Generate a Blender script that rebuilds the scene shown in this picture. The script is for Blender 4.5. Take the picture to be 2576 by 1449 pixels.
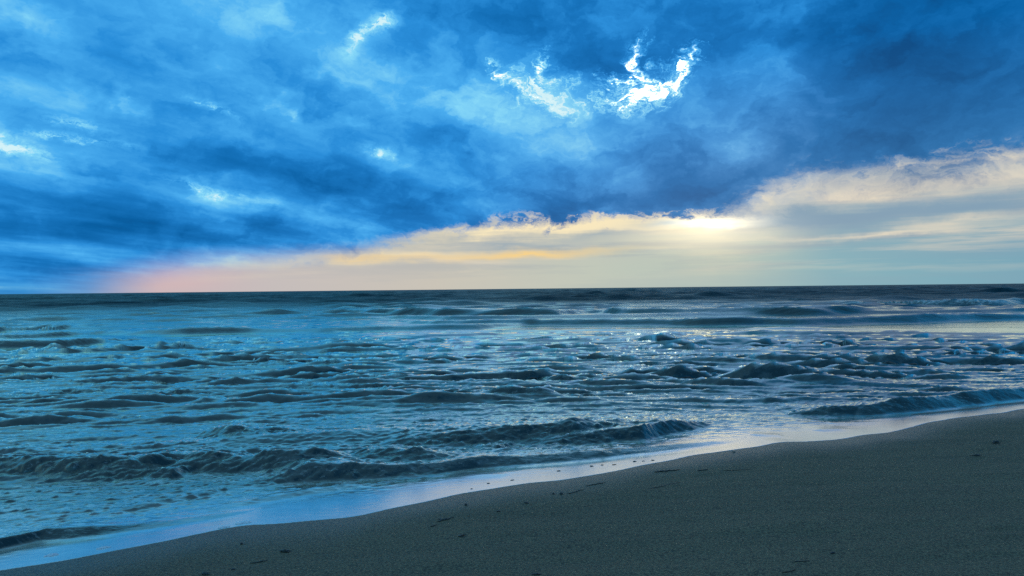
import bpy, bmesh, math, random
import numpy as np
from mathutils import Vector, Matrix, Euler

# ------------------------------------------------------------------ camera, exposure
scene = bpy.context.scene
for o in list(bpy.data.objects):
    bpy.data.objects.remove(o, do_unlink=True)
CAM_H = 2.0                    # eye height above the water line
ROLL = math.radians(0.60)
PITCH = math.radians(0.06)
LENS = 26.0
FPX = LENS / 36.0              # focal length in image widths
cam_d = bpy.data.cameras.new('camera')
cam_d.lens = LENS; cam_d.sensor_width = 36.0
cam_d.clip_start = 0.05; cam_d.clip_end = 100000.0
cam = bpy.data.objects.new('camera', cam_d)
scene.collection.objects.link(cam)
cam.location = (0, 0, CAM_H)
cam.matrix_world = (Matrix.Translation((0, 0, CAM_H)) @ Matrix.Rotation(math.pi/2 + PITCH, 4, 'X')
                    @ Matrix.Rotation(-ROLL, 4, 'Z'))
scene.camera = cam
scene.view_settings.view_transform = 'Standard'
scene.view_settings.look = 'None'
scene.view_settings.exposure = 0.0
scene.view_settings.gamma = 1.0
scene.view_settings.use_curve_mapping = False
scene.render.resolution_x = 1024; scene.render.resolution_y = 576
scene.cycles.max_bounces = 3
scene.cycles.diffuse_bounces = 1
scene.cycles.glossy_bounces = 2
scene.cycles.use_denoising = False
scene.cycles.sample_clamp_direct = 4.0; scene.cycles.sample_clamp_indirect = 2.0
COL = scene.collection
CAMROT = cam.matrix_world.to_3x3()

def ray(px, py):
    """survey sight line (px,py on a 2576 x 1449 sheet) -> unit direction in the world"""
    v = Vector(((px - 1288) / 2576, -(py - 724.5) / 2576, -FPX))
    return (CAMROT @ v).normalized()
def azel(px, py):
    d = ray(px, py)
    return math.degrees(math.atan2(d.x, d.y)), math.degrees(math.asin(d.z))
def ground(px, py, z=0.0):
    d = ray(px, py)
    t = (z - CAM_H) / d.z
    return (d.x * t, d.y * t)

# ------------------------------------------------------------------ node helpers
class G:
    """small expression builder for shader node trees"""
    def __init__(s, nt): s.nt = nt
    def node(s, typ, **kw):
        n = s.nt.nodes.new(typ)
        for k, v in kw.items(): setattr(n, k, v)
        return n
    def put(s, sock, v):
        if isinstance(v, bpy.types.NodeSocket): s.nt.links.new(v, sock)
        elif v is not None: sock.default_value = v
    def m(s, op, *a, clamp=False):
        n = s.node('ShaderNodeMath', operation=op); n.use_clamp = clamp
        for i, v in enumerate(a): s.put(n.inputs[i], v)
        return n.outputs[0]
    def add(s, a, b): return s.m('ADD', a, b)
    def sub(s, a, b): return s.m('SUBTRACT', a, b)
    def mul(s, a, b): return s.m('MULTIPLY', a, b)
    def mad(s, a, b, c): return s.m('MULTIPLY_ADD', a, b, c)
    def ss(s, x, lo, hi):
        n = s.node('ShaderNodeMapRange', interpolation_type='SMOOTHSTEP')
        s.put(n.inputs[0], x); s.put(n.inputs[1], lo); s.put(n.inputs[2], hi)
        return n.outputs[0]
    def lin(s, x, lo, hi, a=0.0, b=1.0):
        n = s.node('ShaderNodeMapRange'); n.clamp = True
        for i, v in enumerate((x, lo, hi, a, b)): s.put(n.inputs[i], v)
        return n.outputs[0]
    def vec(s, x, y, z):
        n = s.node('ShaderNodeCombineXYZ')
        for i, v in enumerate((x, y, z)): s.put(n.inputs[i], v)
        return n.outputs[0]
    def noise(s, vec, scale=1.0, detail=4.0, rough=0.5, dist=0.0, lac=2.0, out=0, typ='FBM', dim='2D'):
        n = s.node('ShaderNodeTexNoise', noise_dimensions=dim)
        n.noise_type = typ
        s.put(n.inputs['Vector'], vec); s.put(n.inputs['Scale'], scale); s.put(n.inputs['Detail'], detail)
        s.put(n.inputs['Roughness'], rough); s.put(n.inputs['Lacunarity'], lac); s.put(n.inputs['Distortion'], dist)
        return n.outputs[out]
    def mix(s, f, a, b):
        n = s.node('ShaderNodeMix', data_type='RGBA')
        s.put(n.inputs[0], f); s.put(n.inputs[6], a); s.put(n.inputs[7], b)
        return n.outputs[2]
    def ramp(s, x, stops, interp='LINEAR'):
        n = s.node('ShaderNodeValToRGB'); cr = n.color_ramp; cr.interpolation = interp
        while len(cr.elements) > 1: cr.elements.remove(cr.elements[-1])
        for i, (p, c) in enumerate(stops):
            e = cr.elements[0] if i == 0 else cr.elements.new(p)
            e.position = p; e.color = c
        s.put(n.inputs[0], x)
        return n.outputs[0]
    def curve(s, x, pts):
        n = s.node('ShaderNodeFloatCurve'); c = n.mapping.curves[0]
        n.mapping.use_clip = False
        while len(c.points) > 2: c.points.remove(c.points[-1])
        for i, p in enumerate(pts):
            if i < 2: c.points[i].location = p
            else: c.points.new(*p)
        for p in c.points: p.handle_type = 'AUTO_CLAMPED'
        n.mapping.update()
        s.put(n.inputs['Value'], x)
        return n.outputs[0]
    def blob(s, P, px, py, sx, sy, rot=0.0, amp=1.0, acc=None):
        """soft elliptical patch of cloud or light at an azimuth / elevation"""
        a, e = azel(px, py)
        d = 0.0308; k = math.cos(math.radians(a)) ** 1.5
        n = s.node('ShaderNodeTexGradient', gradient_type='QUADRATIC_SPHERE'); tm = n.texture_mapping
        tm.vector_type = 'TEXTURE'; tm.translation = (a, e, 0); tm.rotation = (0, 0, math.radians(rot))
        tm.scale = (2.5 * sx * d * k, 2.5 * sy * d, 1)
        s.put(n.inputs[0], P); g = n.outputs[1]
        return s.mul(g, amp) if acc is None else s.mad(g, amp, acc)

def srgb(r, g, b, k=1.0):
    f = lambda c: (c/255/12.92 if c <= 10.3 else ((c/255 + 0.055) / 1.055) ** 2.4) * k
    return (f(r), f(g), f(b), 1.0)

# ------------------------------------------------------------------ sun and sky
SUN_AZ, SUN_EL = azel(1790, 556)
sun_d = bpy.data.lights.new('sun', 'SUN')
sun_d.energy = 0.085; sun_d.angle = math.radians(52); sun_d.color = (1.0, 0.82, 0.6)
sun = bpy.data.objects.new('sun', sun_d); COL.objects.link(sun)
sdir = Vector((math.sin(math.radians(SUN_AZ)) * math.cos(math.radians(SUN_EL)),
               math.cos(math.radians(SUN_AZ)) * math.cos(math.radians(SUN_EL)), math.sin(math.radians(SUN_EL))))
sun.rotation_euler = sdir.to_track_quat('Z', 'Y').to_euler()
sun.location = sdir * 50

def build_sky():
    w = bpy.data.worlds.new('World'); w.use_nodes = True
    nt = w.node_tree; nt.nodes.clear(); g = G(nt)
    tc = g.node('ShaderNodeTexCoord').outputs['Generated']
    sep = g.node('ShaderNodeSeparateXYZ'); nt.links.new(tc, sep.inputs[0])
    X, Y, Z = sep.outputs
    A0 = g.mul(g.m('ARCTAN2', X, Y), 57.29578)
    E0 = g.mul(g.m('ARCSINE', Z), 57.29578)
    # direction on a flat cloud deck seen in perspective, turned along the wind (az +23)
    zz = g.add(g.m('MAXIMUM', Z, 0.0), 0.13)
    pX, pY = g.m('DIVIDE', X, zz), g.m('DIVIDE', Y, zz)
    ca, sa = math.cos(math.radians(23)), math.sin(math.radians(23))
    along = g.mad(pX, sa, g.mul(pY, ca)); across = g.mad(pX, ca, g.mul(pY, -sa))
    deck = g.vec(across, g.mul(along, 0.45), 0.0)
    ang = g.vec(g.mul(A0, 0.1), g.mul(E0, 0.16), 0.0)
    low = g.vec(g.mul(A0, 0.05), g.mul(E0, 0.85), 0.0)
    # warps
    wn = g.noise(ang, 1.6, 6, 0.6, out=1)
    ws = g.node('ShaderNodeSeparateColor'); nt.links.new(wn, ws.inputs[0])
    w1, w2 = g.sub(ws.outputs[0], 0.5), g.sub(ws.outputs[1], 0.5)
    P0 = g.vec(A0, E0, 0.0)
    P = g.vec(g.mad(w1, 7.0, A0), g.mad(w2, 4.6, E0), 0.0)
    Pf = g.vec(g.mad(w1, 3.2, A0), g.mad(w2, 2.6, E0), 0.0)
    wl = g.sub(g.noise(low, 1.0, 6, 0.58), 0.5)
    Pl = g.vec(A0, g.mad(wl, 1.5, g.mad(w2, 1.4, E0)), 0.0)
    # --- blue deck tone
    n1 = g.sub(g.noise(deck, 1.25, 8, 0.53), 0.5)
    # clumps: noise looked up at a place pushed about by the first warp, so the lumps curl
    curl = g.vec(g.mad(w1, 1.1, g.mul(A0, 0.1)), g.mad(w2, 1.1, g.mul(E0, 0.17)), 0.0)
    n3 = g.sub(g.noise(curl, 2.3, 8, 0.55), 0.5)
    ridge = g.m('ABSOLUTE', n3)
    t = g.mad(n1, g.lin(A0, -10, 15, 1.05, 0.80), 0.565)
    t = g.mad(n3, g.lin(A0, -30, 4, 0.30, 0.52), t)
    t = g.add(t, g.mul(g.ss(A0, 4, 26), -0.11))
    t = g.add(t, g.mul(g.lin(A0, -8, -30), g.lin(E0, 5, 18, .02, .15)))
    for b in [  # dark banks
        (1290,45,300,75,-8,-.26),(1960,95,340,105,0,-.26),(2215,150,95,24,6,-.22),(2480,230,240,150,0,-.16),
        (1720,365,240,62,10,-.24),(1190,345,120,50,0,-.17),(880,110,150,60,-10,-.14),(560,70,200,38,-15,-.10),
        (200,205,180,32,-14,-.14),(840,250,170,45,-10,-.16),(430,365,260,22,-12,-.08),(170,425,320,20,-10,-.15),
        (900,440,300,60,-5,-.12),(700,585,700,50,0,-.17),(60,600,330,60,0,-.10),(1450,500,450,45,0,-.20),(1750,440,320,40,5,-.10),
        (2250,330,350,60,10,-.12),(1440,130,70,40,0,-.12)]:
        t = g.blob(P, *b, acc=t)
    for b in [  # thin bright places
        (60,45,140,45,-25,.30),(400,150,240,70,-15,.10),(1000,170,190,60,0,.09),(190,185,75,24,-15,.16),(340,240,60,14,-20,.12),
        (740,290,65,12,-20,.14),(510,475,130,24,-12,.20),(250,460,250,15,-10,.08),(800,440,60,10,-8,.14),(480,330,200,30,-12,.07),
        (1370,235,130,95,0,.24),(1620,230,230,110,0,.19),(1850,250,190,70,8,.12),(1300,430,150,50,20,.13),(1830,375,45,22,25,.22),
        (1600,445,220,25,5,.10),(350,20,250,30,0,.06),(1960,330,150,30,10,.06)]:
        t = g.blob(P, *b, acc=t)
    rip = None
    for b in [  # small bright rips, finer warp
        (962,68,34,15,25,.55),(905,100,40,11,40,.35),(520,270,60,9,-25,.50),(190,318,50,10,-4,.55),(46,374,66,11,-13,.65),
        (160,355,60,6,-2,.48),(262,356,50,6,0,.42),(470,476,40,6,-15,.3),(540,482,90,11,-12,.28),(940,386,28,8,0,.45),
        (340,238,24,8,0,.18),(740,293,20,6,-20,.18)]:
        rip = g.blob(Pf, *b, acc=rip)
    # the torn opening: ragged, very bright
    rag = g.sub(g.noise(curl, 9.0, 7, 0.68), 0.5)
    t = g.mad(rip, g.m('MAXIMUM', g.add(g.mad(n1, 3.2, .62), g.mul(rag, 2.8)), 0.0), t)
    h = None
    for b in [(1590,172,24,66,-24,.85),(1722,172,72,26,42,1.0),(1612,244,70,20,8,1.0),(1640,195,40,25,0,.5),
              (1525,203,26,24,0,.75),(1258,180,34,14,-40,.58),(1362,165,12,40,-12,.58),(1375,268,40,14,-28,.55),(1400,205,30,12,10,.3),(1300,215,20,16,0,.3),
              (1600,215,170,85,0,.34),(1330,220,130,80,0,.34),(1245,155,12,10,0,.35)]:
        h = g.blob(Pf, *b, acc=h)
    h = g.mad(g.mul(rag, g.ss(h, .04, .34)), 2.7, h)
    h = g.mad(n3, 0.7, h)
    hole = g.ss(h, 0.85, 1.75)
    halo = g.ss(h, 0.20, 1.15)
    t = g.mad(halo, 0.40, t)
    tone = g.ramp(t, [(0.0, srgb(0,76,136)), (0.20, srgb(0,98,168)), (0.38, srgb(20,120,196)), (0.52, srgb(42,146,224)),
                      (0.68, srgb(76,178,246)), (0.86, srgb(138,222,255)), (1.0, srgb(215,248,255))])
    # greyer towards the right and low down
    grey = g.mul(g.lin(A0, -4, 30), g.lin(E0, 17, 5))
    tone = g.mix(g.mul(grey, 0.75), tone, g.ramp(t, [(0.0, srgb(40,100,152)), (0.3, srgb(66,128,178)), (0.6, srgb(132,172,200)), (1.0, srgb(225,228,222))]))
    # overhead the deck is thicker and greyer
    tone = g.mix(g.lin(E0, 23, 50, 0, .85), tone, g.ramp(t, [(0.0, srgb(36,86,120)), (0.5, srgb(70,118,152)), (1.0, srgb(125,168,195))]))
    # --- clear strip under the deck
    an = g.lin(A0, -40, 40)
    pos = lambda px: (azel(px, 700)[0] + 40) / 80
    strip = g.ramp(an, [(0.0, srgb(40,126,198)), (pos(60), srgb(56,136,203)), (pos(220), srgb(120,160,205)), (pos(400), srgb(205,186,192)),
                        (pos(700), srgb(202,194,192)), (pos(1100), srgb(205,200,188)), (pos(1500), srgb(192,202,190)), (pos(1850), srgb(168,194,190)),
                        (pos(2100), srgb(132,180,192)), (pos(2560), srgb(122,172,190)), (1.0, srgb(108,162,188))])
    upl = g.lin(E0, 1.5, 5.0)
    strip = g.mix(g.mul(upl, 0.5), strip, g.mix(g.lin(A0, 8, 24), srgb(200,196,190), srgb(160,178,190)))
    band = g.noise(low, 1.5, 6, 0.6)
    strip = g.mix(g.mul(g.ss(band, 0.45, 0.75), g.lin(E0, 0.5, 3.5, 0.0, 0.7)), strip, srgb(242,226,200))
    bars = g.noise(g.vec(g.mad(w1, .25, g.mul(A0, 0.045)), g.mad(E0, 0.62, 7.3), 0.0), 1.0, 6, 0.58)
    strip = g.mix(g.mul(g.ss(bars, 0.44, 0.62), g.mul(g.lin(E0, 1.0, 3.5, .15, .75), g.lin(A0, -24, -4, .2, 1))), strip, srgb(146,166,182))
    warm = None
    for b in [(1230,588,180,15,3,1.0),(1540,570,260,20,0,1.25),(1790,582,150,34,0,1.2),(1800,640,120,40,0,.3),
              (1000,640,220,14,2,.5),(700,668,220,14,3,.35)]:
        warm = g.blob(Pl, *b, acc=warm)
    strip = g.mix(g.m('MINIMUM', g.mul(warm, g.mad(wl, 1.8, 1.0)), 1.0), strip, srgb(255,238,196))
    gold = g.blob(Pl, 1320, 640, 170, 10, 1, 1.0)
    gold = g.blob(Pl, 920, 650, 160, 8, 2, .5, acc=gold)
    strip = g.mix(g.m('MINIMUM', gold, 1.0), strip, srgb(255,216,140))
    pink = g.blob(P0, 425, 692, 100, 34, 0, .75)
    strip = g.mix(pink, strip, srgb(224,188,186))
    # cream shelf on the right, under a higher part of the deck
    shelf = None
    for b in [(2130,482,140,22,-2,1.0),(2400,470,200,26,6,.5),(2560,440,110,30,8,.6),(2000,438,60,14,0,.6),(2420,560,190,10,5,.75),(2200,592,250,6,2,.6)]:
        shelf = g.blob(Pl, *b, acc=shelf)
    shelf = g.m('MINIMUM', g.mul(shelf, g.mad(wl, 1.6, 1.05)), 1.0)
    strip = g.mix(shelf, strip, srgb(250,234,204))
    veil = None
    for b in [(2130,545,330,34,2,1.25),(2480,520,160,16,4,.6),(2500,620,300,26,0,.35),(1500,596,130,10,0,.6),(1270,615,140,9,0,.6),(1690,568,75,8,0,.9),(2000,520,120,30,20,.6)]:
        veil = g.blob(Pl, *b, acc=veil)
    strip = g.mix(g.m('MINIMUM', g.mul(veil, g.sub(1.0, g.mul(shelf, .6))), 1.0), strip, srgb(134,164,186))
    # lower edge of the deck
    ep = [(-600,727+120),(-100,727),(200,712),(330,690),(520,662),(800,640),(1000,606),(1200,568),(1400,556),(1600,550),(1800,548),(1890,535),(1960,500),(2060,464),
          (2200,458),(2400,448),(2576,420),(2900,350)]
    pts = [((azel(px, py)[0] + 60) / 120, azel(px, py)[1] / 30) for px, py in ep]
    edge = g.mul(g.curve(g.lin(A0, -60, 60), pts), 30.0)
    soft = g.curve(g.lin(A0, -60, 60), [(0.0, .5), (.25, .5), (.36, .40), (.47, .20), (.60, .16), (.63, .30), (.665, .75), (.70, .62), (.8, .55), (1, .4)])
    soft = g.mul(soft, 3.0)
    ed = g.sub(g.mad(g.add(n3, g.mul(rag, 0.6)), g.lin(A0, -20, 4, 0.4, 2.6), edge), g.mad(wl, 0.6, E0))
    under = g.ss(ed, g.mul(soft, -1.0), soft)
    # the rim of the deck catches light from the low sun
    rim = g.mul(g.mul(under, g.sub(1.0, under)), g.lin(A0, -8, 8, 0.0, 2.2))
    sky = g.mix(under, tone, strip)
    sky = g.mix(g.m('MINIMUM', g.mul(rim, g.mad(n3, 2.0, 0.6)), 1.0), sky, srgb(255,238,205))
    # bright sun behind the rim
    sunb = g.blob(Pl, 1785, 565, 80, 11, 0, 1.7)
    sunb = g.blob(P0, 1785, 582, 130, 32, 0, .5, acc=sunb)
    sunb = g.mul(sunb, under)
    emi = g.mix(hole, sky, (4.6, 4.5, 4.1, 1))
    add = g.node('ShaderNodeMix', data_type='RGBA', blend_type='ADD'); add.clamp_result = False
    g.put(add.inputs[0], 1.0); g.put(add.inputs[6], emi)
    sm = g.node('ShaderNodeVectorMath', operation='SCALE'); sm.inputs[0].default_value = (1.0, 0.86, 0.55); g.put(sm.inputs['Scale'], sunb)
    nt.links.new(sm.outputs[0], add.inputs[7])
    bg = g.node('ShaderNodeBackground'); g.put(bg.inputs[0], add.outputs[2]); bg.inputs[1].default_value = 0.94
    # clear daylight sky behind the deck, seen through the thin cover
    ni = g.node('ShaderNodeTexSky', sky_type='NISHITA'); ni.sun_disc = False
    ni.sun_elevation = math.radians(SUN_EL); ni.sun_rotation = math.radians(SUN_AZ)
    ni.air_density = 1.0; ni.dust_density = 1.0; ni.ozone_density = 1.5
    bg2 = g.node('ShaderNodeBackground'); nt.links.new(ni.outputs[0], bg2.inputs[0])
    g.put(bg2.inputs[1], g.mad(hole, 0.05, 0.0008))
    ash = g.node('ShaderNodeAddShader'); nt.links.new(bg.outputs[0], ash.inputs[0]); nt.links.new(bg2.outputs[0], ash.inputs[1])
    out = g.node('ShaderNodeOutputWorld'); nt.links.new(ash.outputs[0], out.inputs[0])
    w.cycles.sampling_method = 'NONE'
    scene.world = w
build_sky()

# ------------------------------------------------------------------ shore line and helpers
SEA_Z = -0.15                  # mean water level; the wash runs up a sloping beach to z = 0
_sp = [(0,1441),(130,1416),(280,1386),(450,1352),(620,1322),(760,1314),(900,1301),(1000,1276),(1130,1246),(1300,1222),(1500,1195),(1640,1165),
       (1800,1139),(1960,1113),(2100,1108),(2250,1084),(2380,1055),(2576,1030)]
_sx, _sy = zip(*[ground(px, py) for px, py in _sp])
_sx = [-400.0, -60.0] + list(_sx) + [60.0, 3000.0]
_sy = [-150.0, -20.0] + list(_sy) + [39.0, 1500.0]
_fx = np.concatenate([np.linspace(-400, -20, 40), np.linspace(-19.9, 30, 1200), np.linspace(31, 3000, 60)])
_fy = np.interp(_fx, _sx, _sy)
_k = np.exp(-np.linspace(-2.2, 2.2, 15)**2); _k /= _k.sum()
_fy[60:1220] = np.convolve(np.pad(_fy, 7, mode='edge'), _k, mode='valid')[60:1220]
_fy = _fy + np.where(np.abs(_fx) < 20, .020 * np.sin(_fx * 3.1 + 1) + .016 * np.sin(_fx * 5.3 + 2.2) + .010 * np.sin(_fx * 9.7), 0)
def shore_y(x): return np.interp(x, _fx, _fy)
def shore_s(x, y): return (y - shore_y(x)) * 0.875
def smooth(x, a, b):
    t = np.clip((x - a) / (b - a), 0, 1); return t * t * (3 - 2 * t)

def ocean_patch(N, L, lmin, lmax, spread, seed, sharp=0.0, pw=-1.9):
    """one tile of random sea: wave lengths lmin..lmax, crests mostly across the view; unit rms"""
    r = np.random.default_rng(seed)
    k = np.fft.fftfreq(N, L / N) * 2 * np.pi
    KX, KY = np.meshgrid(k, k); K = np.hypot(KX, KY); K[0, 0] = 1
    amp = K ** pw * np.exp(-(2*np.pi/lmax / K) ** 3) * np.exp(-(K / (2*np.pi/lmin)) ** 2)
    amp *= (np.abs(KY) / K) ** spread + 0.04
    amp[0, 0] = 0
    f = amp * (r.standard_normal((N, N)) + 1j * r.standard_normal((N, N)))
    h = np.fft.ifft2(f).real; s = h.std()
    dx = np.fft.ifft2(1j * f * KX / K).real / s; dy = np.fft.ifft2(1j * f * KY / K).real / s
    return h / s, dx, dy, L
def sample(a, L, x, y):
    N = a.shape[0]
    u = (x / L * N) % N; v = (y / L * N) % N
    i = np.floor(u).astype(np.int64); j = np.floor(v).astype(np.int64); fu = u - i; fv = v - j
    i %= N; j %= N; i1 = (i + 1) % N; j1 = (j + 1) % N
    return (a[j, i]*(1-fu) + a[j, i1]*fu)*(1-fv) + (a[j1, i]*(1-fu) + a[j1, i1]*fu)*fv

def grid_mesh(name, X, Y, Z, attrs=()):
    nr, nc = X.shape
    me = bpy.data.meshes.new(name)
    co = np.stack([X, Y, Z], -1).astype(np.float32).reshape(-1, 3)
    idx = np.arange(nr * nc, dtype=np.int32).reshape(nr, nc)
    q = np.stack([idx[:-1, :-1], idx[:-1, 1:], idx[1:, 1:], idx[1:, :-1]], -1).reshape(-1, 4)
    me.vertices.add(nr * nc); me.vertices.foreach_set('co', co.ravel())
    me.loops.add(q.size); me.loops.foreach_set('vertex_index', q.ravel())
    me.polygons.add(len(q)); me.polygons.foreach_set('loop_start', np.arange(0, q.size, 4, dtype=np.int32))
    me.polygons.foreach_set('use_smooth', np.ones(len(q), bool))
    for nm, a in attrs:
        at = me.attributes.new(nm, 'FLOAT', 'POINT'); at.data.foreach_set('value', a.astype(np.float32).ravel())
    me.update(); me.validate()
    return me
def link(name, me, mat=None, parent=None, kind=None, label=None, cat=None, group=None):
    o = bpy.data.objects.new(name, me); COL.objects.link(o)
    if mat is not None and me is not None and not me.materials: me.materials.append(mat)
    if parent: o.parent = parent
    for k, v in (('kind', kind), ('label', label), ('category', cat), ('group', group)):
        if v: o[k] = v
    return o

# ------------------------------------------------------------------ sea surface
#  crest line (survey points px,py) with height in metres at each point, front width, back width
WAVES = [
 # first breakers near the beach
 dict(p=[(-260,1180,.02),(-120,1165,.10),(0,1150,.13),(90,1150,.12),(230,1140,.15),(300,1150,.11),(420,1134,.14),(470,1150,.05),(520,1165,0)], wf=0.36, k=1.12, wb=.7),
 dict(p=[(430,1160,0),(480,1145,.10),(540,1142,.13),(620,1150,.09),(690,1141,.14),(760,1146,.12),(850,1150,.04),(900,1150,0)], wf=0.34, k=1.12, wb=.6),
 dict(p=[(250,1185,0),(340,1170,.07),(440,1172,.09),(500,1178,0)], wf=0.26, k=1.12, wb=.4),
 dict(p=[(560,1215,0),(640,1206,.03),(720,1190,.07),(770,1170,.14),(860,1170,.13),(960,1176,.10),(1100,1172,.075),(1240,1156,.075),(1400,1148,.06),(1560,1140,.05),(1700,1132,.035),(1850,1122,0)], wf=0.19, k=1.12, wb=1.1, foam=.15),
 dict(p=[(880,1150,0),(930,1140,.08),(1000,1142,.09),(1080,1148,.06),(1160,1155,0)], wf=0.26, k=1.12, wb=.5),
 dict(p=[(960,1120,0),(1040,1098,.07),(1130,1085,.12),(1230,1076,.14),(1330,1074,.15),(1440,1070,.15),(1520,1068,.10),(1620,1072,.04),(1700,1080,0)], wf=0.36, k=1.12, wb=.9),
 dict(p=[(1330,1112,0),(1400,1103,.07),(1480,1090,.11),(1560,1078,.15),(1615,1072,.18),(1660,1068,.12),(1720,1066,.07),(1800,1062,0)], wf=0.26, k=1.12, wb=.7),
 dict(p=[(1180,1130,0),(1220,1122,.05),(1262,1118,.05),(1300,1115,0)], wf=0.17, k=1.12, wb=.4),
 dict(p=[(500,1090,0),(540,1074,.10),(580,1071,.14),(640,1078,.10),(700,1080,.05),(800,1085,0)], wf=0.34, k=1.12, wb=.9),
 dict(p=[(-100,1010,.05),(0,990,.13),(110,988,.13),(180,977,.14),(240,977,.13),(330,985,.05),(400,990,0)], wf=0.36, k=.45, wb=1.2),
 dict(p=[(330,1000,0),(400,988,.08),(470,978,.13),(520,982,.11),(580,990,0)], wf=0.30, k=.45, wb=1.0),
 dict(p=[(640,985,0),(740,968,.10),(800,966,.12),(860,962,.14),(930,962,.13),(990,970,.04),(1040,975,0)], wf=0.36, k=.45, wb=1.0),
 dict(p=[(1050,1000,0),(1120,990,.07),(1210,984,.12),(1310,986,.13),(1390,984,.13),(1450,990,.06),(1520,992,0)], wf=0.36, k=.45, wb=1.2),
 dict(p=[(1260,950,0),(1300,940,.10),(1360,944,.16),(1430,948,.15),(1500,946,.12),(1570,950,.05),(1640,952,0)], wf=0.42, k=.45, wb=1.2),
 dict(p=[(1560,935,0),(1620,935,.08),(1700,938,.12),(1800,936,.1),(1900,945,0)], wf=0.42, k=.45, wb=1.2),
 dict(p=[(620,918,0),(660,910,.14),(740,908,.14),(800,908,.13),(880,915,0)], wf=0.48, k=.45, wb=1.4),
 dict(p=[(800,885,0),(840,878,.12),(900,880,.1),(960,884,0)], wf=0.48, k=.45, wb=1.4),
 dict(p=[(120,925,0),(180,914,.12),(230,915,.12),(300,922,0)], wf=0.48, k=.45, wb=1.3),
 dict(p=[(1600,905,0),(1680,893,.13),(1790,890,.16),(1860,896,.13),(1960,900,0)], wf=0.48, k=.45, wb=1.3),
 # right hand bore running up the beach
 dict(p=[(1980,1042,0),(2030,1028,.08),(2080,1025,.12),(2160,1026,.10),(2220,1016,.14),(2300,1008,.15),(2380,1002,.14),(2480,990,.15),(2576,978,.16),(2760,950,.16),(3000,920,.12),(3300,890,0)], wf=0.27, k=1.15, wb=.8),
 # bore at lower left
 dict(p=[(-400,1470,.08),(-200,1420,.08),(0,1372,.085),(120,1345,.07),(230,1343,.045),(310,1341,.024),(420,1332,.018),(570,1314,.012),(640,1306,0)], wf=0.14, wb=.5),
 dict(p=[(480,1300,0),(620,1275,.02),(760,1245,.025),(900,1222,.02),(1050,1205,0)], wf=0.09, wb=.3),
 dict(p=[(250,1300,0),(380,1270,.03),(480,1250,.03),(600,1225,0)], wf=0.17, wb=.4),
 # lines of surf further out
 dict(p=[(780,790,0),(850,780,.30),(960,777,.44),(1130,776,.52),(1280,777,.46),(1400,779,.40),(1480,781,.14),(1560,777,.40),(1660,776,.40),(1850,777,.34),(2050,780,.30),(2200,776,.24),(2400,774,.1),(2600,770,0)], wf=1.34, k=1.2, wb=7),
 dict(p=[(960,800,0),(1040,793,.22),(1150,795,.24),(1300,794,.18),(1600,789,.2),(1900,783,.22),(2300,778,.24),(2600,775,.25),(3000,770,.2)], wf=0.84, k=1.2, wb=4),
 dict(p=[(250,835,0),(370,829,.20),(480,823,.30),(590,822,.26),(650,828,.12),(820,823,.20),(1000,818,.18),(1200,815,.20),(1310,813,.1),(1380,812,0)], wf=0.67, k=1.2, wb=3),
 dict(p=[(980,808,0),(1100,806,.20),(1300,804,.24),(1500,803,.26),(1650,803,.26),(1750,800,.34),(1860,798,.36),(1920,802,.25),(2000,801,.30),(2150,797,.30),(2300,791,.36),(2450,789,.30),(2576,788,.28),(2900,780,.2)], wf=0.67, k=1.2, wb=2.6),
 dict(p=[(-200,824,.2),(0,822,.24),(100,819,.26),(150,821,.1),(200,824,0)], wf=0.76, k=1.2, wb=3),
 dict(p=[(-300,872,.2),(0,858,.22),(150,855,.22),(300,852,.12),(420,850,0)], wf=0.50, k=1.2, wb=2.5),
 dict(p=[(-300,848,.1),(0,840,.2),(100,837,.18),(220,835,.1),(330,832,0)], wf=0.55, k=1.2, wb=2.5),
 dict(p=[(2080,765,0),(2160,757,.32),(2300,755,.5),(2420,754,.5),(2480,754,.55),(2520,752,.5),(2560,755,.2),(2700,757,.2),(2900,755,0)], wf=1.26, k=1.2, wb=5, foam=.9),
 dict(p=[(1900,752,0),(2000,750,.3),(2150,748,.3),(2300,747,.0)], wf=2.10, k=1.2, wb=8),
 dict(p=[(1450,742,0),(1530,738,.6),(1600,737,.6),(1660,739,0)], wf=3.36, k=1.2, wb=12),
 # small ripple fronts inside the wash
 dict(p=[(2100,1064,0),(2134,1060,.010),(2210,1063,.012),(2310,1057,.010),(2330,1055,0)], wf=.06, wb=.2),
 dict(p=[(2080,1073,0),(2094,1072,.009),(2147,1073,.009),(2200,1073,.009),(2230,1070,0)], wf=.05, wb=.2),
 dict(p=[(2395,1008,0),(2414,1013,.012),(2440,1025,.012),(2450,1028,0)], wf=.07, wb=.2),
 dict(p=[(2450,1011,0),(2464,1013,.012),(2490,1016,.012),(2500,1018,0)], wf=.07, wb=.2),
 dict(p=[(1880,1102,0),(1895,1103,.010),(1957,1109,.010),(1970,1110,0)], wf=.05, wb=.2),
 dict(p=[(2040,1091,0),(2060,1092,.009),(2110,1093,.009),(2130,1090,0)], wf=.05, wb=.2),
 dict(p=[(1170,1210,0),(1200,1211,.008),(1260,1212,.008),(1290,1206,0)], wf=.05, wb=.2),
]
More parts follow.
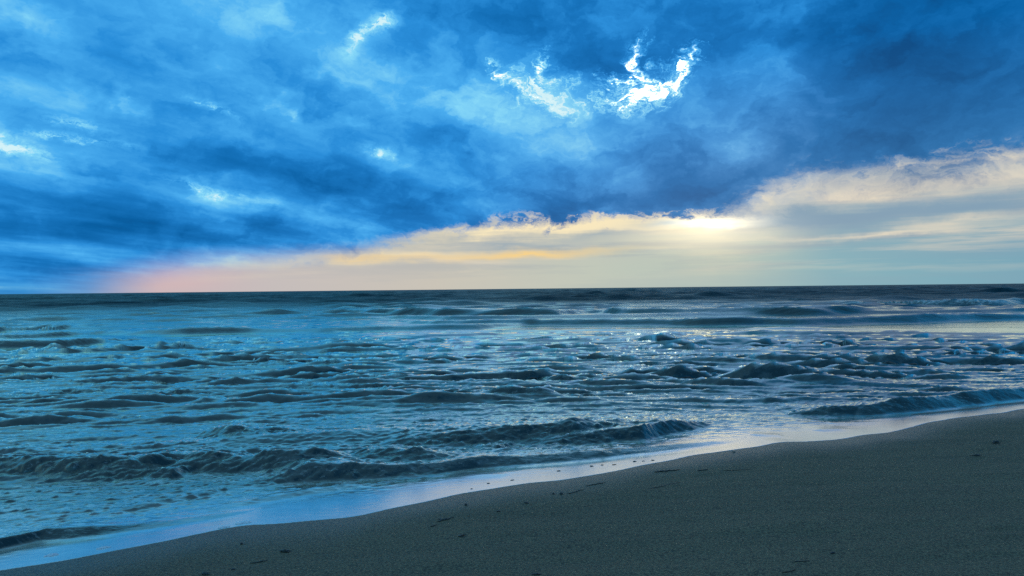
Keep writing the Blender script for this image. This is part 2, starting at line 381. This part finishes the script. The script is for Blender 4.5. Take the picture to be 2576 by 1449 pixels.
def wave_field(X, Y):
    Z = np.zeros_like(X); face = np.zeros_like(X); back = np.zeros_like(X); crest = np.zeros_like(X)
    for w in WAVES:
        pts = sorted((ground(px, py, SEA_Z + h * 0.95) + (h,)) for px, py, h in ((a, b, c * w.get('k', 1)) for a, b, c in w['p']))
        xs, ys, hs = (np.array(v) for v in zip(*pts))
        wf = max(w['wf'], .023 * float(np.median(ys))); w = dict(w, wf=wf)
        m = (X > xs[0]) & (X < xs[-1]) & (Y > ys.min() - w['wf']*3 - .3) & (Y < ys.max() + w['wb']*3 + .3)
        if not m.any(): continue
        x = X[m]; y = Y[m]
        span = max(w['wf'], .2)
        fine = np.linspace(xs[0], xs[-1], 400)
        kk = np.exp(-np.linspace(-2, 2, 25) ** 2); kk /= kk.sum()
        ysf = np.convolve(np.pad(np.interp(fine, xs, ys), 12, mode='edge'), kk, 'valid'); hsf = np.convolve(np.pad(np.interp(fine, xs, hs), 12), kk, 'valid')
        yc = np.interp(x, fine, ysf); H = np.interp(x, fine, hsf)
        q = 1 / max(1.0, np.median(ys) / 11)
        yc = yc + sample(P_M2[0], P_M2[3], x * .5 * q, y * 0.08) * (.06 + .10 * q) * span + sample(P_MID[0], P_MID[3], x, y * .5) * .05 * span * q
        H = H * (1 + (0.03 + 0.09 * q) * sample(P_M2[0], P_M2[3], x * .9 * q + 3, y * 0.3))
        d = y - yc
        u = np.clip(-d / w['wf'], 0, 1)
        f = np.where(d < 0, (1 - u) ** 1.35 * (1 + .35 * u), np.exp(-np.abs(d / w['wb']) ** 1.25 * 1.3))
        tr = -0.16 * np.exp(-((d + 1.7 * w['wf']) / (0.8 * w['wf'])) ** 2)
        Z[m] += H * (f + tr)
        on = smooth(H, 0.0, 0.35 * hs.max()) * smooth(hs.max(), .015, .05)
        face[m] = np.maximum(face[m], on * smooth(d, -1.15*w['wf'], -.75*w['wf']) * (1 - smooth(d, 0.0, .35*w['wf'])))
        if 'foam' in w: crest[m] = np.maximum(crest[m], w['foam'] * on * smooth(d, -.9*w['wf'], -.3*w['wf']) * (1 - smooth(d, .2*w['wb'], .8*w['wb'])))
        back[m] = np.maximum(back[m], on * smooth(d, 0.1*w['wf'], .8*w['wf']) * np.exp(-(d / (2*w['wb'])) ** 2))
    return Z, face, back, crest

P_BIG = ocean_patch(1024, 83.0, 1.2, 4.5, 5.0, 11)
P_FAR = ocean_patch(1024, 410.0, 4.0, 22.0, 3.0, 23)
P_MID = ocean_patch(1024, 23.0, 0.14, 0.8, 3.0, 5, pw=-1.6)
P_M2 = ocean_patch(1024, 37.0, 0.26, 1.15, 4.5, 6, pw=-1.65)
P_FINE = ocean_patch(512, 6.1, 0.05, 0.30, 1.0, 3, pw=-1.3)

def build_sea():
    # rows close together near the beach, wider out to sea; columns fan out with distance
    rows = list(np.linspace(-30, 4.0, 40))
    y = 4.05
    while y < 700:
        rows.append(y)
        y += min(max(y * y * 2.6e-4, 0.014), 0.0072 * y)
    while y < 40000:
        rows.append(y); y *= 1.12
    rows = np.array(rows)
    t = np.concatenate([-np.geomspace(7, .86, 30)[:-1], np.linspace(-.86, .86, 860), np.geomspace(.86, 7, 30)[1:]])
    Yg = np.repeat(rows[:, None], len(t), 1)
    reach = np.maximum(rows, 4.0)
    Xg = reach[:, None] * t[None, :]
    s = shore_s(Xg, Yg)
    zw, face, back, crest = wave_field(Xg, Yg)
    dist = np.hypot(Xg, Yg)
    m = smooth(s, 0.9, 5.0)
    near = smooth(s, .5, 2.2)
    far = 1 - smooth(dist, 150, 900)
    calm = 1 - 0.75 * smooth(dist, 900, 4000)
    # leave calmer glassy lanes
    lane = 0.55 + 0.9 * smooth(sample(P_BIG[0], P_BIG[3], Xg * .35 + 20, Yg * .8), -1.0, 1.2)
    aB = (0.011 + 0.035 * smooth(dist, 25, 90)) * m * calm * (1 - smooth(dist, 75, 125))
    lanes = 1 - .88 * np.exp(-((dist - 48) / 12) ** 4) * smooth(Xg / np.maximum(Yg, 1), -.30, .05)
    right = smooth(Xg / np.maximum(Yg, 1), -.05, .40) * smooth(s, 2.0, 5.0) * (1 - smooth(dist, 30, 45))
    aB = aB * lanes + .021 * right + .004 * m * (1 - smooth(dist, 30, 45))
    aO = 0.15 * smooth(dist, 55, 110) * calm
    aM = 0.021 * (0.3 * near + 0.7 * m) * lane * (1 - .6 * smooth(dist, 100, 400)) * (.34 + .8 * smooth(dist, 10, 19)) * lanes
    aM = aM * (1 + .15 * smooth(Xg / np.maximum(Yg, 1), -.05, .45) * smooth(s, 2.0, 5.0))
    a2 = aM * .82 * (1.0 + .75 * smooth(dist, 11, 16)) * (1 - smooth(dist, 30, 44))
    aB = aB + .010 * m * smooth(dist, 18, 30) * (1 - smooth(dist, 32, 42)) + .022 * m * smooth(dist, 34, 48) * (1 - smooth(dist, 90, 140)) * lanes
    aM = aM * .70 * (1 - .5 * smooth(dist, 11, 19)) * (1 - smooth(dist, 20, 30)) * (1 + 1.1 * np.maximum(face, .6 * back))
    aF = 0.0030 * (0.05 + 0.95 * near) * (1 - smooth(dist, 18, 50)) * (1 + 1.3 * np.maximum(face, .8 * back) * (dist < 30))
    Yb = Yg + .20 * np.sqrt(Xg ** 2 + 4) * (1 - smooth(dist, 60, 200))
    Z = zw.copy(); X = Xg.copy(); Y = Yg.copy()
    for P, a, ch in ((P_FAR, aO, .9), (P_BIG, aB, 1.0), (P_M2, a2, 1.3), (P_MID, aM, 1.1), (P_FINE, aF, .8)):
        Xs = Xg * (.42 if P is P_M2 else .55 if P is P_BIG else .7 if P is P_MID else 1.0)
        h = sample(P[0], P[3], Xs, Yb)
        Z += a * (h + 0.28 * (h * h - 1))
        X -= ch * a * sample(P[1], P[3], Xs, Yb); Y -= ch * a * sample(P[2], P[3], Xs, Yb)
    Z *= smooth(s, -0.05, .30) * .9 + .1 * (s > 0)
    base = np.where(s < 0, 0, SEA_Z * np.tanh(np.maximum(s, 0) * 0.105 / -SEA_Z))
    Z = np.where(s < 0, -0.02 - 0.02 * np.minimum(-s, 1), Z + base)
    # shoreward slope of the finished surface: froth slides off the steep fronts
    slope = np.gradient(Z, axis=0) / np.maximum(np.gradient(Yg, axis=0), 1e-4)
    steep = smooth(slope, .02, .20)
    # foam: thin froth behind the bores and over the shallows
    n1 = sample(P_M2[0], P_M2[3], Xg * .55 + 9, Yg * .8 + 4)
    froth = 0.46 * (1 - smooth(s, 4.5, 17)) + .10 * (1 - smooth(dist, 25, 60))
    foam = np.clip(froth + .35 * back * (dist < 30) + .10 * n1, 0, 1) * (1 - face) * (1 - .9 * steep)
    edge = np.exp(-((s - 0.03) / 0.05) ** 2) * smooth(sample(P_M2[0], P_M2[3], Xg * .6, Yg * .6), -.6, 1.0)
    n2 = sample(P_M2[0], P_M2[3], Xg * .25 + 2, Yg * .25)
    for off, st in ((.32, .55), (.78, .4), (1.3, .3)):
        edge = edge + st * np.exp(-((s - off - .16 * n2) / .028) ** 2) * smooth(sample(P_M2[0], P_M2[3], Xg * .4 + 9 * off, Yg * .4), -.2, 1.0)
    foam = np.clip(foam + .8 * edge, 0, 1)
    film = (1 - smooth(s, 0.5, 2.4)) * (1 - face)
    foam = np.clip(foam * (1 - .35 * film) + .22 * film + crest * (.75 + .35 * n1), 0, 1)
    openw = smooth(dist, 24, 150)
    me = grid_mesh('sea', X, Y, Z, [('foam', foam), ('face', face), ('film', film), ('openw', openw)])
    return link('sea', me, sea_material(), kind='structure')

def sea_material():
    mt = bpy.data.materials.new('sea_water'); mt.use_nodes = True
    nt = mt.node_tree; nt.nodes.clear(); g = G(nt)
    at = lambda n: g.node('ShaderNodeAttribute', attribute_name=n).outputs['Fac']
    foam, face, film, openw = at('foam'), at('face'), at('film'), at('openw')
    pos = g.node('ShaderNodeNewGeometry').outputs['Position']
    sp = g.node('ShaderNodeSeparateXYZ'); nt.links.new(pos, sp.inputs[0])
    px, py = sp.outputs[0], sp.outputs[1]
    # fine ripples, longer across the view than along it
    r1 = g.noise(g.vec(g.mul(px, 6.0), g.mul(py, 11.0), 0.0), 1.0, 5, 0.6)
    r2 = g.noise(g.vec(g.mul(px, 0.7), g.mul(py, 1.5), 0.0), 1.0, 6, 0.62)
    cd = g.m('SQRT', g.mad(px, px, g.mul(py, py)))
    b1 = g.node('ShaderNodeBump'); g.put(b1.inputs['Height'], r1); b1.inputs['Distance'].default_value = 0.02
    g.put(b1.inputs['Strength'], g.mad(face, .4, g.mul(g.lin(cd, 6, 40, .3, .05), g.lin(film, 0, 1, 1.0, .10))))
    b2 = g.node('ShaderNodeBump'); g.put(b2.inputs['Height'], r2); b2.inputs['Distance'].default_value = 0.22
    g.put(b2.inputs['Strength'], g.mul(g.lin(cd, 30, 140, .03, .7), g.lin(film, 0, 1, 1.0, .1)))
    nt.links.new(b1.outputs[0], b2.inputs['Normal'])
    nrm = b2.outputs[0]
    # lacy froth pattern
    v = g.node('ShaderNodeTexNoise', noise_dimensions='2D'); v.noise_type = 'RIDGED_MULTIFRACTAL'
    g.put(v.inputs['Vector'], g.vec(g.mul(px, 1.6), g.mul(py, 3.0), 0)); v.inputs['Scale'].default_value = 1.0
    v.inputs['Detail'].default_value = 6; v.inputs['Roughness'].default_value = .62
    pat = g.noise(g.vec(g.mul(px, 3.0), g.mul(py, 7.0), 0.0), 1.0, 6, 0.65)
    fm = g.mul(foam, g.mad(g.ss(pat, 0.42, 0.64), 1.15, .25))
    fleck = g.ss(g.noise(g.vec(g.mul(px, 9.0), g.mul(py, 22.0), 0.0), 1.0, 4, 0.7), .56, .70)
    fm = g.mad(fleck, g.mul(g.mul(face, .2), g.lin(cd, 14, 24, 1, 0)), fm)
    fm = g.m('MINIMUM', fm, .85)
    body = g.mix(film, srgb(0, 44, 54), srgb(60, 66, 66))
    dif = g.node('ShaderNodeBsdfDiffuse'); g.put(dif.inputs[0], body); nt.links.new(nrm, dif.inputs['Normal'])
    fo = g.node('ShaderNodeBsdfDiffuse'); fo.inputs[0].default_value = (.78, .76, .72, 1); nt.links.new(nrm, fo.inputs['Normal'])
    gl = g.node('ShaderNodeBsdfGlossy'); g.put(gl.inputs[0], g.mix(film, (.94, 1, .86, 1), (1, .96, .88, 1)))
    g.put(gl.inputs['Roughness'], g.add(g.lin(film, 0, 1, .06, .20), g.mul(openw, .28))); nt.links.new(nrm, gl.inputs['Normal'])
    gust = g.noise(g.vec(g.mul(px, .035), g.mul(py, .011), 0.0), 1.0, 6, .65)
    far_r = g.mul(g.lin(gust, .3, .7, .35, 1.5), .24)
    fr = g.node('ShaderNodeFresnel'); g.put(fr.inputs[0], g.lin(film, 0, 1, 1.48, 2.2)); nt.links.new(nrm, fr.inputs['Normal'])
    m1 = g.node('ShaderNodeMixShader'); g.put(m1.inputs[0], fm); nt.links.new(dif.outputs[0], m1.inputs[1]); nt.links.new(fo.outputs[0], m1.inputs[2])
    m2 = g.node('ShaderNodeMixShader'); g.put(m2.inputs[0], g.m('MINIMUM', g.mul(fr.outputs[0], g.lin(openw, 0, 1, g.lin(film, 0, 1, 1.7, 2.2), far_r)), .95)); nt.links.new(m1.outputs[0], m2.inputs[1]); nt.links.new(gl.outputs[0], m2.inputs[2])
    out = g.node('ShaderNodeOutputMaterial'); nt.links.new(m2.outputs[0], out.inputs[0])
    return mt

# ------------------------------------------------------------------ beach
def beach_z(x, y):
    s = shore_s(x, y)
    z = np.where(s < 0, 0.052 * np.minimum(-s, 9) + 0.012 * np.clip(-s - 9, 0, 60), -0.12 * np.minimum(s, 40) - .002)
    und = .004 * np.sin(x * 1.3 + y * .7) + .006 * sample(P_BIG[0], P_BIG[3], x * 2.2 + 5, y * 3.4) + .0016 * sample(P_MID[0], P_MID[3], x * 1.2, y * 2.0)
    return z + und * (.08 + .92 * smooth(-s, 0.05, 1.4))

def build_beach():
    def axis(lo, hi, step, a, b):
        n = np.arange(lo, hi, step)
        left = lo - np.geomspace(step, lo - a, 34)[::-1]; right = hi + np.geomspace(step, b - hi, 34)
        return np.concatenate([left, n, right])
    xs = axis(-5.0, 11.0, .04, -3000, 3000); ys = axis(3.2, 13.5, .035, -3000, 1500)
    X, Y = np.meshgrid(xs, ys)
    Z = beach_z(X, Y)
    s = shore_s(X, Y)
    for (cx, cy, r, dep, ax) in DENTS:
        m = (np.abs(X - cx) < 4*r) & (np.abs(Y - cy) < 4*r)
        dx, dy = X[m] - cx, Y[m] - cy
        c, sn = math.cos(ax), math.sin(ax)
        q = ((dx*c + dy*sn) / r) ** 2 + ((-dx*sn + dy*c) / (r*.42)) ** 2
        Z[m] += -dep * np.exp(-q) + dep * .35 * np.exp(-(np.sqrt(q) - 1.6) ** 2 * 3)
    me = grid_mesh('beach', X, Y, Z, [('shore', s)])
    return link('beach', me, sand_material(), kind='structure')

def sand_material():
    mt = bpy.data.materials.new('wet_sand'); mt.use_nodes = True
    nt = mt.node_tree; nt.nodes.clear(); g = G(nt)
    s = g.node('ShaderNodeAttribute', attribute_name='shore').outputs['Fac']
    pos = g.node('ShaderNodeNewGeometry').outputs['Position']
    big = g.noise(pos, .5, 5, .55, dim='3D'); fine = g.noise(pos, 55, 4, .7, dim='3D'); grain = g.noise(pos, 400, 2, .6, dim='3D')
    streak = g.node('ShaderNodeMapping'); nt.links.new(pos, streak.inputs[0]); streak.inputs['Rotation'].default_value = (0, 0, math.radians(-27)); streak.inputs['Scale'].default_value = (.35, 2.2, 1)
    st = g.noise(streak.outputs[0], 1.0, 5, .55, dim='3D')
    col = g.mix(big, (.36, .25, .14, 1), (.26, .18, .105, 1))
    col = g.mix(g.mul(g.ss(st, .45, .75), .35), col, (.19, .137, .085, 1))
    col = g.mix(g.mul(g.ss(fine, .40, .62), .85), col, (.075, .06, .045, 1))
    b = g.node('ShaderNodeBsdfPrincipled'); g.put(b.inputs['Base Color'], col)
    wet = g.ss(g.mad(big, .8, s), -.55, .40)
    g.put(b.inputs['Roughness'], g.lin(wet, 0, 1, .75, .30)); b.inputs['IOR'].default_value = 1.33
    g.put(b.inputs['Specular IOR Level'], .35)
    b1 = g.node('ShaderNodeBump'); g.put(b1.inputs['Height'], fine); b1.inputs['Distance'].default_value = .012; b1.inputs['Strength'].default_value = 1.0
    b2 = g.node('ShaderNodeBump'); g.put(b2.inputs['Height'], grain); b2.inputs['Distance'].default_value = .002; b2.inputs['Strength'].default_value = .6
    nt.links.new(b1.outputs[0], b2.inputs['Normal']); nt.links.new(b2.outputs[0], b.inputs['Normal'])
    out = g.node('ShaderNodeOutputMaterial'); nt.links.new(b.outputs[0], out.inputs[0])
    return mt

DENTS = [ground(2457, 1146, .12) + (.16, .016, .35), ground(2510, 1110, .10) + (.20, .016, .35), ground(2530, 1293, .3) + (.16, .012, .4), ground(2080, 1395, .33) + (.10, .010, .2), ground(1780, 1184, .1) + (.16, .008, .3), ground(1700, 1216, .1) + (.18, .008, .3), ground(700, 1392, .15) + (.10, .008, .4)]
beach = build_beach()
sea = build_sea()

# ------------------------------------------------------------------ small things left on the sand and in the wash
def plain_material(name, col, rough, bump=0.0, scale=60.0, dark=.45):
    mt = bpy.data.materials.new(name); mt.use_nodes = True
    nt = mt.node_tree; nt.nodes.clear(); g = G(nt)
    pos = g.node('ShaderNodeTexCoord').outputs['Object']
    n = g.noise(pos, scale, 5, .6, dim='3D')
    c2 = tuple(c * dark for c in col[:3]) + (1,)
    b = g.node('ShaderNodeBsdfPrincipled'); g.put(b.inputs['Base Color'], g.mix(n, c2, col)); b.inputs['Roughness'].default_value = rough
    if bump:
        bp = g.node('ShaderNodeBump'); g.put(bp.inputs['Height'], n); bp.inputs['Distance'].default_value = bump; nt.links.new(bp.outputs[0], b.inputs['Normal'])
    out = g.node('ShaderNodeOutputMaterial'); nt.links.new(b.outputs[0], out.inputs[0])
    return mt
M_WEED = plain_material('dark_weed', (.030, .028, .016, 1), .45, .002)
M_STONE = plain_material('dark_stone', (.045, .042, .038, 1), .5, .002)
M_SHELL = plain_material('pale_shell', (.62, .56, .48, 1), .35, .001, 120)
M_WOOD = plain_material('brown_wood', (.10, .055, .028, 1), .7, .002, 90)
M_FOAM = plain_material('sea_foam', (.95, .95, .95, 1), .6, .002, 150, .9)

def on_sand(px, py):
    z = 0.1
    for _ in range(12):
        x, y = ground(px, py, z)
        z = float(beach_z(np.array([x]), np.array([y]))[0])
        s = float(shore_s(np.array([x]), np.array([y]))[0])
        if s > 0: z = SEA_Z * math.tanh(s * .105 / -SEA_Z)
    return Vector((x, y, z))

def bm_obj(name, bm, mat, parent=None, loc=None, **kw):
    me = bpy.data.meshes.new(name); bm.normal_update(); bm.to_mesh(me); bm.free()
    for p in me.polygons: p.use_smooth = True
    o = link(name, me, mat, parent, **kw)
    if loc is not None: o.location = loc
    return o
def tube(bm, pts, rad, seg=6, flat=.65, rnd=None):
    """lumpy tapering strand through pts (local coordinates), lying flat"""
    rings = []
    n = len(pts)
    for i, p in enumerate(pts):
        a = pts[max(i-1, 0)]; b = pts[min(i+1, n-1)]
        t = (b - a).normalized(); side = t.cross(Vector((0, 0, 1))).normalized(); up = side.cross(t)
        k = math.sin(math.pi * (i + .35) / (n - .3)) ** .5
        r = rad * k * (rnd.uniform(.7, 1.3) if rnd else 1)
        rings.append([bm.verts.new(p + side * math.cos(2*math.pi*j/seg) * r + up * math.sin(2*math.pi*j/seg) * r * flat) for j in range(seg)])
    for a, b in zip(rings, rings[1:]):
        for j in range(seg): bm.faces.new((a[j], a[(j+1) % seg], b[(j+1) % seg], b[j]))
    bm.faces.new(rings[0][::-1]); bm.faces.new(rings[-1])
def resample(pts, n, wob, rnd):
    out = []
    for i in range(n):
        t = i / (n - 1) * (len(pts) - 1); k = min(int(t), len(pts) - 2); f = t - k
        p = pts[k].lerp(pts[k+1], f)
        out.append(p + Vector((rnd.uniform(-wob, wob), rnd.uniform(-wob, wob), 0)))
    return out
def strand(px_pts, rad, label, seed, name='seaweed_strand', mat=None, fronds=0, cat='seaweed', group='weed strands left on the sand'):
    rnd = random.Random(seed)
    w = [on_sand(*p) for p in px_pts]; c = w[len(w)//2].copy()
    L = sum((a - b).length for a, b in zip(w, w[1:]))
    root = bpy.data.objects.new(name, None); COL.objects.link(root); root.location = c
    root.empty_display_size = .05
    root['label'] = label; root['category'] = cat; root['group'] = group
    pts = [p - c + Vector((0, 0, rad * .45)) for p in resample(w, max(8, int(L / .018)), rad * .9, rnd)]
    bm = bmesh.new(); tube(bm, pts, rad, rnd=rnd); bm_obj('stem', bm, mat or M_WEED, root)
    for k in range(fronds):
        p = pts[rnd.randrange(1, len(pts) - 1)]; a = rnd.uniform(0, 2*math.pi); l = rnd.uniform(.03, .07)
        q = [p + Vector((math.cos(a + .5*t) * l * t, math.sin(a + .5*t) * l * t, .004 * math.sin(3*t))) for t in (0, .25, .5, .75, 1)]
        bm = bmesh.new(); tube(bm, q, rad * .8, flat=.3, rnd=rnd); bm_obj('frond', bm, mat or M_WEED, root)
    return root
def lump(px, py, rx, ry, rz, label, seed, name='pebble', mat=None, cat='pebble', group='pebbles on the sand'):
    rnd = random.Random(seed); p = on_sand(px, py)
    bm = bmesh.new(); bmesh.ops.create_icosphere(bm, subdivisions=3, radius=1)
    ph = [rnd.uniform(0, 6) for _ in range(6)]
    for v in bm.verts:
        c = v.co; f = 1 + .14*math.sin(3*c.x + ph[0]) + .12*math.sin(4*c.y + ph[1]) + .07*math.sin(6*c.z + 5*c.x + ph[2]) + .05*math.sin(9*c.y + ph[3])
        v.co = Vector((c.x * rx * f, c.y * ry * f, c.z * rz * f + rz * .45))
    o = bm_obj(name, bm, mat or M_STONE, loc=p, label=label, cat=cat, group=group)
    o.rotation_euler.z = rnd.uniform(-.6, .6)
    return o
def clump(px, py, size, label, seed, n=7):
    """a heap of short weed blades round a knot"""
    rnd = random.Random(seed); p = on_sand(px, py)
    root = bpy.data.objects.new('seaweed_clump', None); COL.objects.link(root); root.location = p; root.empty_display_size = .05
    root['label'] = label; root['category'] = 'seaweed'; root['group'] = 'weed clumps on the sand'
    bm = bmesh.new(); bmesh.ops.create_icosphere(bm, subdivisions=2, radius=1)
    for v in bm.verts:
        f = 1 + .3 * math.sin(7 * v.co.x + seed) * math.cos(5 * v.co.y)
        v.co = Vector((v.co.x * size * .35 * f, v.co.y * size * .25 * f, max(v.co.z, -.3) * size * .16 * f + size * .05))
    bm_obj('knot', bm, M_WEED, root)
    for k in range(n):
        a = rnd.uniform(0, 2*math.pi); l = size * rnd.uniform(.4, .75); tw = rnd.uniform(-1.2, 1.2)
        q = [Vector((math.cos(a + tw*t) * l * t, math.sin(a + tw*t) * l * t * .7, size * .06 * (1 - t) + .004)) for t in (.05, .25, .5, .75, 1)]
        bm = bmesh.new(); tube(bm, q, .007, flat=.35, rnd=rnd); bm_obj('frond', bm, M_WEED, root)
    return root
def curl(px, py, R_, label, seed):
    rnd = random.Random(seed); p = on_sand(px, py)
    pts = [Vector((math.cos(a) * R_ * rnd.uniform(.92, 1.08), math.sin(a) * R_ * .75, .004 + .003*math.sin(2*a))) for a in np.linspace(.3, 6.1, 22)]
    bm = bmesh.new(); tube(bm, pts, .007, rnd=rnd)
    return bm_obj('seaweed_curl', bm, M_WEED, loc=p, label=label, cat='seaweed')
def shell(px, py, r, label):
    p = on_sand(px, py); bm = bmesh.new(); rings = []
    for i in range(7):
        t = i / 6; ring = []
        for j in range(25):
            a = math.pi * (.08 + .84 * j / 24); rib = 1 + .05 * math.cos(j * math.pi)
            ring.append(bm.verts.new((math.cos(a) * r * t * rib, math.sin(a) * r * t * 1.05, r * .38 * math.sin(math.pi * (1 - t * .92) * .5 + .05) * math.sin(a) * rib)))
        rings.append(ring)
    for a, b in zip(rings, rings[1:]):
        for j in range(24): bm.faces.new((a[j], a[j+1], b[j+1], b[j]))
    bmesh.ops.solidify(bm, geom=bm.faces[:], thickness=.002)
    return bm_obj('seashell', bm, M_SHELL, loc=p, label=label, cat='shell')
def foam_patch(px, py, rx, ry, label, seed):
    """low heap of bubbles floating on the wash"""
    rnd = random.Random(seed); p = on_sand(px, py); bm = bmesh.new()
    for k in range(46):
        a = rnd.uniform(0, 6.283); q = math.sqrt(rnd.random()); r = rnd.uniform(.006, .014) * (1.15 - .5*q)
        m = Matrix.Translation((math.cos(a) * rx * q, math.sin(a) * ry * q, r * .25)) @ Matrix.Diagonal((1.5, 1.2, .7, 1))
        bmesh.ops.create_icosphere(bm, subdivisions=1, radius=r, matrix=m)
    o = bm_obj('foam_patch', bm, M_FOAM, loc=p, label=label, cat='foam', group='foam patches on the wash')
    o.rotation_euler.z = math.radians(28)
    return o

strand([(1099,1314),(1112,1309),(1125,1307),(1140,1302)], .0075, 'longest dark weed strand on the sand, lying just above a short stub', 1, fronds=3)
strand([(1083,1325),(1090,1323),(1098,1320)], .007, 'short dark weed stub just below the longest strand', 2)
curl(1165, 1349, .030, 'small dark ring of curled weed on bare sand below the longest strand', 3)
lump(1172, 1271, .014, .012, .010, 'lone dark pebble on sand above the longest weed strand', 4)
lump(1325, 1266, .024, .013, .009, 'flat oblong dark pebble midway between weed strand and wash', 5)
lump(1254, 1287, .016, .010, .008, 'small flat pebble between the lone pebble and the oblong one', 6)
lump(1392, 1243, .012, .011, .009, 'rounder of two dark pebbles lying side by side', 7)
lump(1412, 1243, .021, .013, .010, 'wider of two dark pebbles lying side by side, touching a weed line', 8)
strand([(1425,1243),(1440,1240),(1455,1235),(1470,1232)], .006, 'thin weed line trailing up the sand from two pebbles', 9, fronds=2)
strand([(1472,1223),(1495,1219),(1522,1214)], .006, 'thin weed line just under the brightest wash, beyond the pebbles', 10, fronds=2)
strand([(1645,1188),(1665,1186),(1690,1184),(1712,1182)], .009, 'dark knotted weed line on sand close below the glossy wash', 11, fronds=5)
strand([(1632,1230),(1657,1226),(1692,1217),(1712,1214)], .006, 'faint weed line in open sand below the knotted one', 12)
clump(717, 1388, .085, 'ragged dark weed clump on sand in the lower left', 13, 8)
strand([(630,1418),(650,1415),(672,1410)], .006, 'thin weed strand between ragged clump and bottom edge', 14)
clump(515, 1444, .06, 'dark weed clump cut by the bottom edge, left of centre', 15, 5)
lump(608, 1369, .012, .010, .008, 'tiny dark pebble near the wash in the lower left', 16)
lump(587, 1433, .014, .009, .007, 'tiny flat pebble beside the weed at the bottom edge', 17)
strand([(1755,1185),(1767,1183),(1780,1182)], .008, 'stubby weed strand at the start of a long thin line', 18)
strand([(1818,1184),(1855,1183),(1890,1181)], .005, 'long hair-thin weed line running right across the upper sand', 19)
shell(1847, 1138, .035, 'small pale ribbed shell on sand just below the wash')
lump(2094, 1392, .018, .010, .008, 'single dark pebble on the lower right sand', 20)
strand([(1992,1415),(2010,1413),(2035,1411)], .005, 'thin dark strand below the lower right pebble', 21)
strand([(1965,1442),(1984,1438),(2002,1434)], .005, 'slim brown stick at the bottom edge of the sand', 22, name='driftwood_stick', mat=M_WOOD, cat='stick', group=None)
clump(1349, 1446, .05, 'small weed clump at the bottom edge near the centre', 23, 5)
clump(2505, 1113, .11, 'dark clump standing in for a dent shadow by the right edge of the sand, the farther one', 24, 7)  # dark blades laid over the farther dent in place of its shadow
clump(2457, 1147, .10, 'dark clump standing in for a dent shadow by the right edge of the sand, the nearer one', 25, 7)  # shade of the larger dent, put in as a dark clump
for k, (px, py, r, lb) in enumerate([
    (1187,1230,.014,'dark weed scrap at the wash edge above the lone pebble'), (1229,1216,.016,'dark weed scrap in the wash beside a short ripple'),
    (1289,1208,.018,'flat weed scrap in the wash left of the brightest gleam'), (1405,1185,.022,'weed scrap floating inside the brightest gleam of the wash'),
    (1489,1173,.024,'first weed scrap from the left in the row along the bright wash'), (1515,1170,.018,'second weed scrap from the left in the row along the bright wash'),
    (1545,1169,.020,'third weed scrap from the left in the row along the bright wash'), (1597,1161,.022,'fourth weed scrap from the left in the row along the bright wash'),
    (1619,1160,.016,'fifth weed scrap from the left in the row along the bright wash'), (1642,1158,.020,'last weed scrap on the right in the row along the bright wash')]):
    lump(px, py, r * 1.1, r * .5, r * .22, lb, 40 + k, name='weed_scrap', mat=M_WEED, cat='seaweed', group='weed scraps in the wash')
foam_patch(613, 1316, .065, .03, 'largest white foam patch, where the sand meets a dark ripple line', 61)
foam_patch(563, 1327, .04, .016, 'thin foam patch just left of the largest foam patch', 62)
foam_patch(260, 1379, .045, .018, 'thin foam streak near the sand in the lower left wash', 63)
foam_patch(130, 1397, .05, .03, 'round foam patch under the dark wave in the lower left corner', 64)
